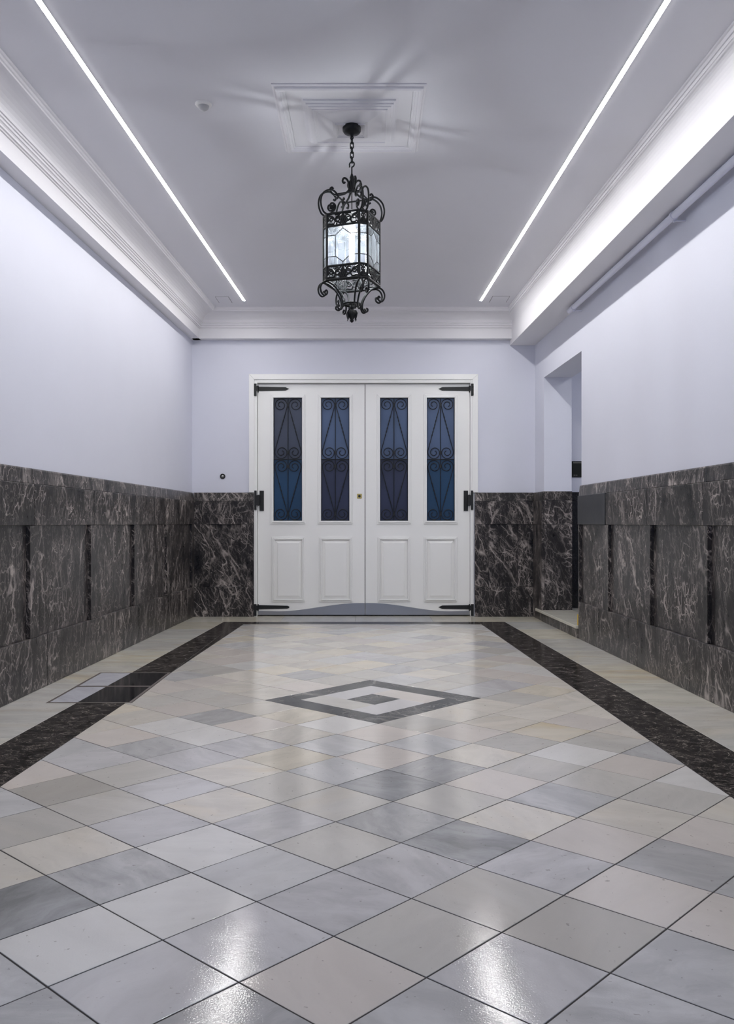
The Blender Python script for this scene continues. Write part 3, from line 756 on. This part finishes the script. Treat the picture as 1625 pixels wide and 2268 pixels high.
# ------------------------------------------------------------------ LANTERN
LX,LY,LZ=-.085,4.832,H+1.701
lan=empty('hanging_lantern',(LX,LY,LZ),math.radians(-21)); tag(lan,'black wrought iron hanging lantern with lit leaded glass','lantern')
A,Hf=.130,.095
def face(k):                                       # eight sides: even = wide faces, odd = narrow corner faces
    ang=k*PI/4
    nrm=Vector((math.sin(ang),-math.cos(ang),0)); tg=Vector((math.cos(ang),math.sin(ang),0))
    if k%2==0: return nrm*A,tg,nrm,Hf
    return nrm*((A+Hf)/math.sqrt(2)),tg,nrm,(A-Hf)/math.sqrt(2)
corners=[]
for k in range(8):
    c,tg,nr,hw=face(k); corners.append(c+tg*hw)
TB,GB,ZB=-.068,-.288,-.362                          # band / glass / bottom heights below the top rim
m=MB()
for c in corners:
    d=Vector((c.x,c.y,0)).normalized(); m.tube([c+Vector((0,0,.004)),c+Vector((0,0,ZB-.004))],.0070,8)
for z,r in ((0,.0075),(TB,.0068),(GB,.0068),(ZB,.0085)):
    for k in range(8): m.tube([corners[k-1]+Vector((0,0,z)),corners[k]+Vector((0,0,z))],r,6)
m.build('frame',M_IRON,lan)
def spir(cx,cy,r0,r1,a0,turn,n=18): return [(cx+(r0+(r1-r0)*k/n)*math.cos(a0+turn*k/n),cy+(r0+(r1-r0)*k/n)*math.sin(a0+turn*k/n)) for k in range(n+1)]
def filigree(k,z0,z1):
    c,tg,nr,hw=face(k); m=MB(); hh=(z1-z0)/2; zc=(z0+z1)/2
    P=lambda u,v:c+tg*u+Vector((0,0,zc+v))
    lines=[]
    if hw>.05:
        for s in (-1,1):
            lines+=[([(s*x,y) for x,y in spir(.030,.0,.004,.021,0,3.4*PI)],.0026),
                    ([(s*x,y) for x,y in spir(.070,.004,.003,.019,PI,-3.1*PI)],.0026),
                    ([(s*.012,-hh+.004),(s*.022,-.018),(s*.045,-.010),(s*.058,.012),(s*.075,.020),(s*.092,.026)],.003),
                    ([(s*.045,-.010),(s*.052,-.024),(s*.066,-.026),(s*.080,-.022),(s*.092,-.028)],.0028),
                    ([(s*.090,.010),(s*.082,0),(s*.090,-.012)],.0024),
                    ([(s*.010,hh-.004),(s*.020,.022),(s*.034,.026),(s*.048,.024)],.0024),
                    ([(s*.006,-.026),(s*.012,-.008),(s*.008,.010),(0,.026)],.0034)]
        lines+=[([(0,-hh),(0,hh)],.0034),([(-.012,.010),(0,.004),(.012,.010)],.003),([(-.010,-.012),(0,-.020),(.010,-.012)],.003)]
    else:
        for s in (-1,1):
            lines+=[([(s*x,y) for x,y in ((0,.002),(.010,-.008),(.014,-.018),(.010,-.026),(0,-.028))],.0026),
                    ([(s*x,y) for x,y in ((0,-.004),(.005,-.012),(.006,-.018),(0,-.024))],.0022),
                    ([(s*x,y) for x,y in ((.0,.002),(.010,.006),(.012,.014),(.004,.018),(0,.012))],.0022),
                    ([(s*x,y) for x,y in ((.004,.018),(.010,.026),(.020,.028))],.0022),
                    ([(s*x,y) for x,y in ((.012,-.026),(.021,-.022),(.020,-.004))],.0022)]
        lines+=[([(0,-hh),(0,hh)],.0022)]
    for pts,r in lines: m.tube([P(u,v) for u,v in pts],r*1.85,5)
    m.build('filigree_band',M_IRON,lan)
def leaded(k):
    c,tg,nr,hw=face(k); z0,z1=GB,TB; hh=(z1-z0)/2; zc=(z0+z1)/2
    q=lambda u,v,d:c+tg*u+Vector((0,0,zc+v))+nr*d
    w=hw-.005; h=hh-.004
    m=MB(); m.strip([(-w,-h),(w,-h),(w,h),(-w,h)],q,-.0016,.0016)
    g=m.build('glass_panel',M_GLASS,lan)
    if hw>.05:
        a,b,t=.044,.058,.092
        seg=[[(0,t),(a,b)],[(a,b),(a,-b)],[(a,-b),(0,-t)],[(0,-t),(-a,-b)],[(-a,-b),(-a,b)],[(-a,b),(0,t)],[(0,t),(0,h)],[(0,-t),(0,-h)],[(a,b),(w,b)],[(-a,b),(-w,b)],[(a,-b),(w,-b)],[(-a,-b),(-w,-b)]]
    else: seg=[[(-w,.058),(w,.058)],[(-w,-.058),(w,-.058)]]
    seg+=[[(-w,-h),(-w,h)],[(w,-h),(w,h)],[(-w,h),(w,h)],[(-w,-h),(w,-h)]]
    m=MB()
    for s in seg: m.tube([q(u,v,.001) for u,v in s],.0024,6)
    m.build('leading',M_IRON,g)['label']='dark lead lines'
for k in range(8):
    filigree(k,TB,0); filigree(k,ZB,GB); leaded(k)
def smooth(pts,n=6):                               # Catmull-Rom through 2-D points
    out=[]
    for i in range(len(pts)-1):
        p0=pts[max(i-1,0)];p1=pts[i];p2=pts[i+1];p3=pts[min(i+2,len(pts)-1)]
        for k in range(n):
            t=k/n
            out.append(tuple(.5*(2*p1[d]+(p2[d]-p0[d])*t+(2*p0[d]-5*p1[d]+4*p2[d]-p3[d])*t*t+(3*p1[d]-p0[d]-3*p2[d]+p3[d])*t**3) for d in (0,1)))
    return out+[pts[-1]]
UP=smooth([(.126,.052),(.119,.060),(.112,.054),(.116,.041),(.129,.040),(.138,.052),(.132,.068),(.118,.071),(.106,.058),(.111,.034),(.133,.014),(.155,.006),(.176,.016),(.190,.045),(.193,.080),(.181,.115),(.153,.138),(.123,.143),(.101,.130),(.090,.112),(.097,.100),(.106,.106)])
CR=smooth([(.041,.206),(.049,.200),(.056,.211),(.049,.227),(.034,.226),(.022,.210),(.016,.182),(.022,.160),(.046,.140),(.085,.127),(.110,.127),(.127,.139),(.130,.155),(.120,.164),(.112,.156)])
LOW=smooth([(.168,-.424),(.160,-.416),(.154,-.424),(.159,-.438),(.175,-.444),(.190,-.430),(.195,-.404),(.184,-.380),(.162,-.368),(.135,-.372),(.104,-.392),(.078,-.425),(.062,-.462),(.060,-.492),(.072,-.511),(.088,-.508),(.090,-.495),(.081,-.492)])
for k in (1,3,5,7):
    _,tg,nr,_=face(k)
    for s in (-.017,.017):
        for nm,pp2,r in (('upper_scroll',UP,.0052),('lower_scroll',LOW,.0052)):
            m=MB(); n=len(pp2)
            m.tube([nr*a+tg*(s*(1 if nm=='upper_scroll' or a>.1 else max(.35,a/.1)))+Vector((0,0,b)) for a,b in pp2],[r*(1.45 if i in (0,n-1) else 1) for i in range(n)],7)
            m.build(nm,M_IRON,lan)
    m=MB(); m.tube([nr*a+Vector((0,0,b)) for a,b in CR],.0058,7); m.build('crown_scroll',M_IRON,lan)
m=MB(); R4=[face(k)[2]*.098+Vector((0,0,.130)) for k in (1,3,5,7)]
for i in range(4): m.tube([R4[i],R4[(i+1)%4]],.0048,6)
m.build('crown_ring',M_IRON,lan)
m=MB(); m.lathe([(.004,.262),(.008,.250),(.013,.238),(.010,.228),(.016,.216),(.016,.190),(.010,.176),(.020,.168),(.012,.160),(.0005,.158)],(0,0,0),14)
m.tube([(0,0,.25),(0,0,.288)],.0042,8)
m.build('crown_stem',M_IRON,lan)
m=MB(); m.tube([Vector((math.cos(a)*.047,math.sin(a)*.047,-.474)) for a in [2*PI*k/28 for k in range(28)]],.0062,8,closed=True)
for a in (0,PI/2): m.tube([(math.cos(a)*.047,math.sin(a)*.047,-.474),(-math.cos(a)*.047,-math.sin(a)*.047,-.474)],.005,6)
m.build('base_ring',M_IRON,lan)
m=MB(); m.lathe([(.005,-.470),(.012,-.488),(.014,-.496),(.008,-.503),(.022,-.510),(.028,-.524),(.025,-.540),(.013,-.552),(.009,-.560),(.012,-.566),(.006,-.574),(.0005,-.577)],(0,0,0),16)
for k in range(6):
    a=k*PI/3; d=Vector((math.cos(a),math.sin(a),0))
    m.tube([d*.022+Vector((0,0,-.510)),d*.030+Vector((0,0,-.526)),d*.026+Vector((0,0,-.545)),d*.024+Vector((0,0,-.558)),d*.029+Vector((0,0,-.566))],[.005,.006,.005,.003,.0012],6)
m.build('leaf_finial',M_IRON,lan)
# hook, chain, canopy
hz=.300
m=MB(); m.tube([(.0145*math.cos(a),0,hz+.012+.0145*math.sin(a)) for a in [(-PI/2+.1)+k/20*(1.62*PI) for k in range(21)]]+[(-.015,0,hz-.002)],.0042,8)
m.tube([(0,0,.282),(0,0,hz-.001)],.0042,8)
m.build('hook',M_IRON,lan)
ztop=CEIL-.112-LZ; z=hz+.0245; n=5; pitch=(ztop-.018-z)/n; ll=pitch/2+.005
for i in range(n):
    m=MB(); zc=z+pitch*(i+.5); w=.0095; pts=[]
    for k in range(24):
        a=2*PI*k/24; x=w*math.cos(a); zz=math.sin(a)*w+(ll-w)*(1 if math.sin(a)>0 else -1)
        pts.append((x if i%2 else 0,0 if i%2 else x,zc+zz))
    m.tube(pts,.0031,7,closed=True); m.build('chain_link',M_IRON,lan)
ct=CEIL-.062-LZ
m=MB(); m.lathe([(.046,ct),(.048,ct-.006),(.052,ct-.010),(.052,ct-.026),(.044,ct-.038),(.022,ct-.044),(.010,ct-.050),(.008,ct-.060),(.0005,ct-.062)],(0,0,0),40)
m.tube([(.008*math.cos(a),0,ct-.066+.008*math.sin(a)) for a in [2*PI*k/16 for k in range(16)]],.0032,7,closed=True)
m.build('canopy',M_IRON,lan)
# lamp inside
m=MB(); m.lathe([(.017,.055),(.019,.050),(.019,-.035),(.022,-.040),(.022,-.075),(.014,-.080)],(0,0,0),20); m.build('lamp_holder',M_WPLAST,lan)['label']='white lamp holder tube'
m=MB(); m.tube([(0,0,.050),(0,0,.17)],.003,6); m.build('cable',M_IRON,lan)
m=MB(); m.lathe([(.011,-.081),(.014,-.088),(.015,-.100),(.015,-.215),(.012,-.228),(.006,-.234),(.0005,-.237)],(0,0,0),24); m.build('bulb',M_BULB,lan)['label']='glowing white bulb'

ll=bpy.data.lights.new('lobby_fill','AREA'); ll.energy=4.5; ll.size=.5; ll.color=(.95,.97,1); lo_=bpy.data.objects.new('lobby_fill',ll); COL.objects.link(lo_)  # unseen area light added to brighten the side lobby
lo_.location=(X0+.75,7.8,2.96)
ll=bpy.data.lights.new('rear_blue_fill','AREA'); ll.shape='RECTANGLE'; ll.size=1.8; ll.size_y=2.2; ll.energy=10; ll.color=(.38,.55,1.0)  # blue fill added out of view at the rear, tints the near ceiling
lo_=bpy.data.objects.new('rear_blue_fill',ll); COL.objects.link(lo_); lo_.location=(0,YB+.03,1.3); lo_.rotation_euler=(PI/2,0,0)
# ------------------------------------------------------------------ WORLD, CAMERA, VIEW
w=bpy.data.worlds.new('night'); SC.world=w; w.use_nodes=True
w.node_tree.nodes['Background'].inputs[0].default_value=(.05,.08,.18,1); w.node_tree.nodes['Background'].inputs[1].default_value=.3
cam=bpy.data.cameras.new('camera'); co=bpy.data.objects.new('camera',cam); COL.objects.link(co)
co.location=(0,0,H); co.rotation_euler=(PI/2,0,0)
cam.sensor_fit='HORIZONTAL'; cam.sensor_width=36; cam.lens=F/1625*36; cam.shift_y=24.0/1625; cam.clip_start=.02
SC.camera=co
vs=SC.view_settings; vs.view_transform='Standard'; vs.look='None'; vs.exposure=1.19; vs.gamma=1; vs.use_curve_mapping=False
SC.cycles.max_bounces=10; SC.cycles.diffuse_bounces=6; SC.cycles.transparent_max_bounces=16
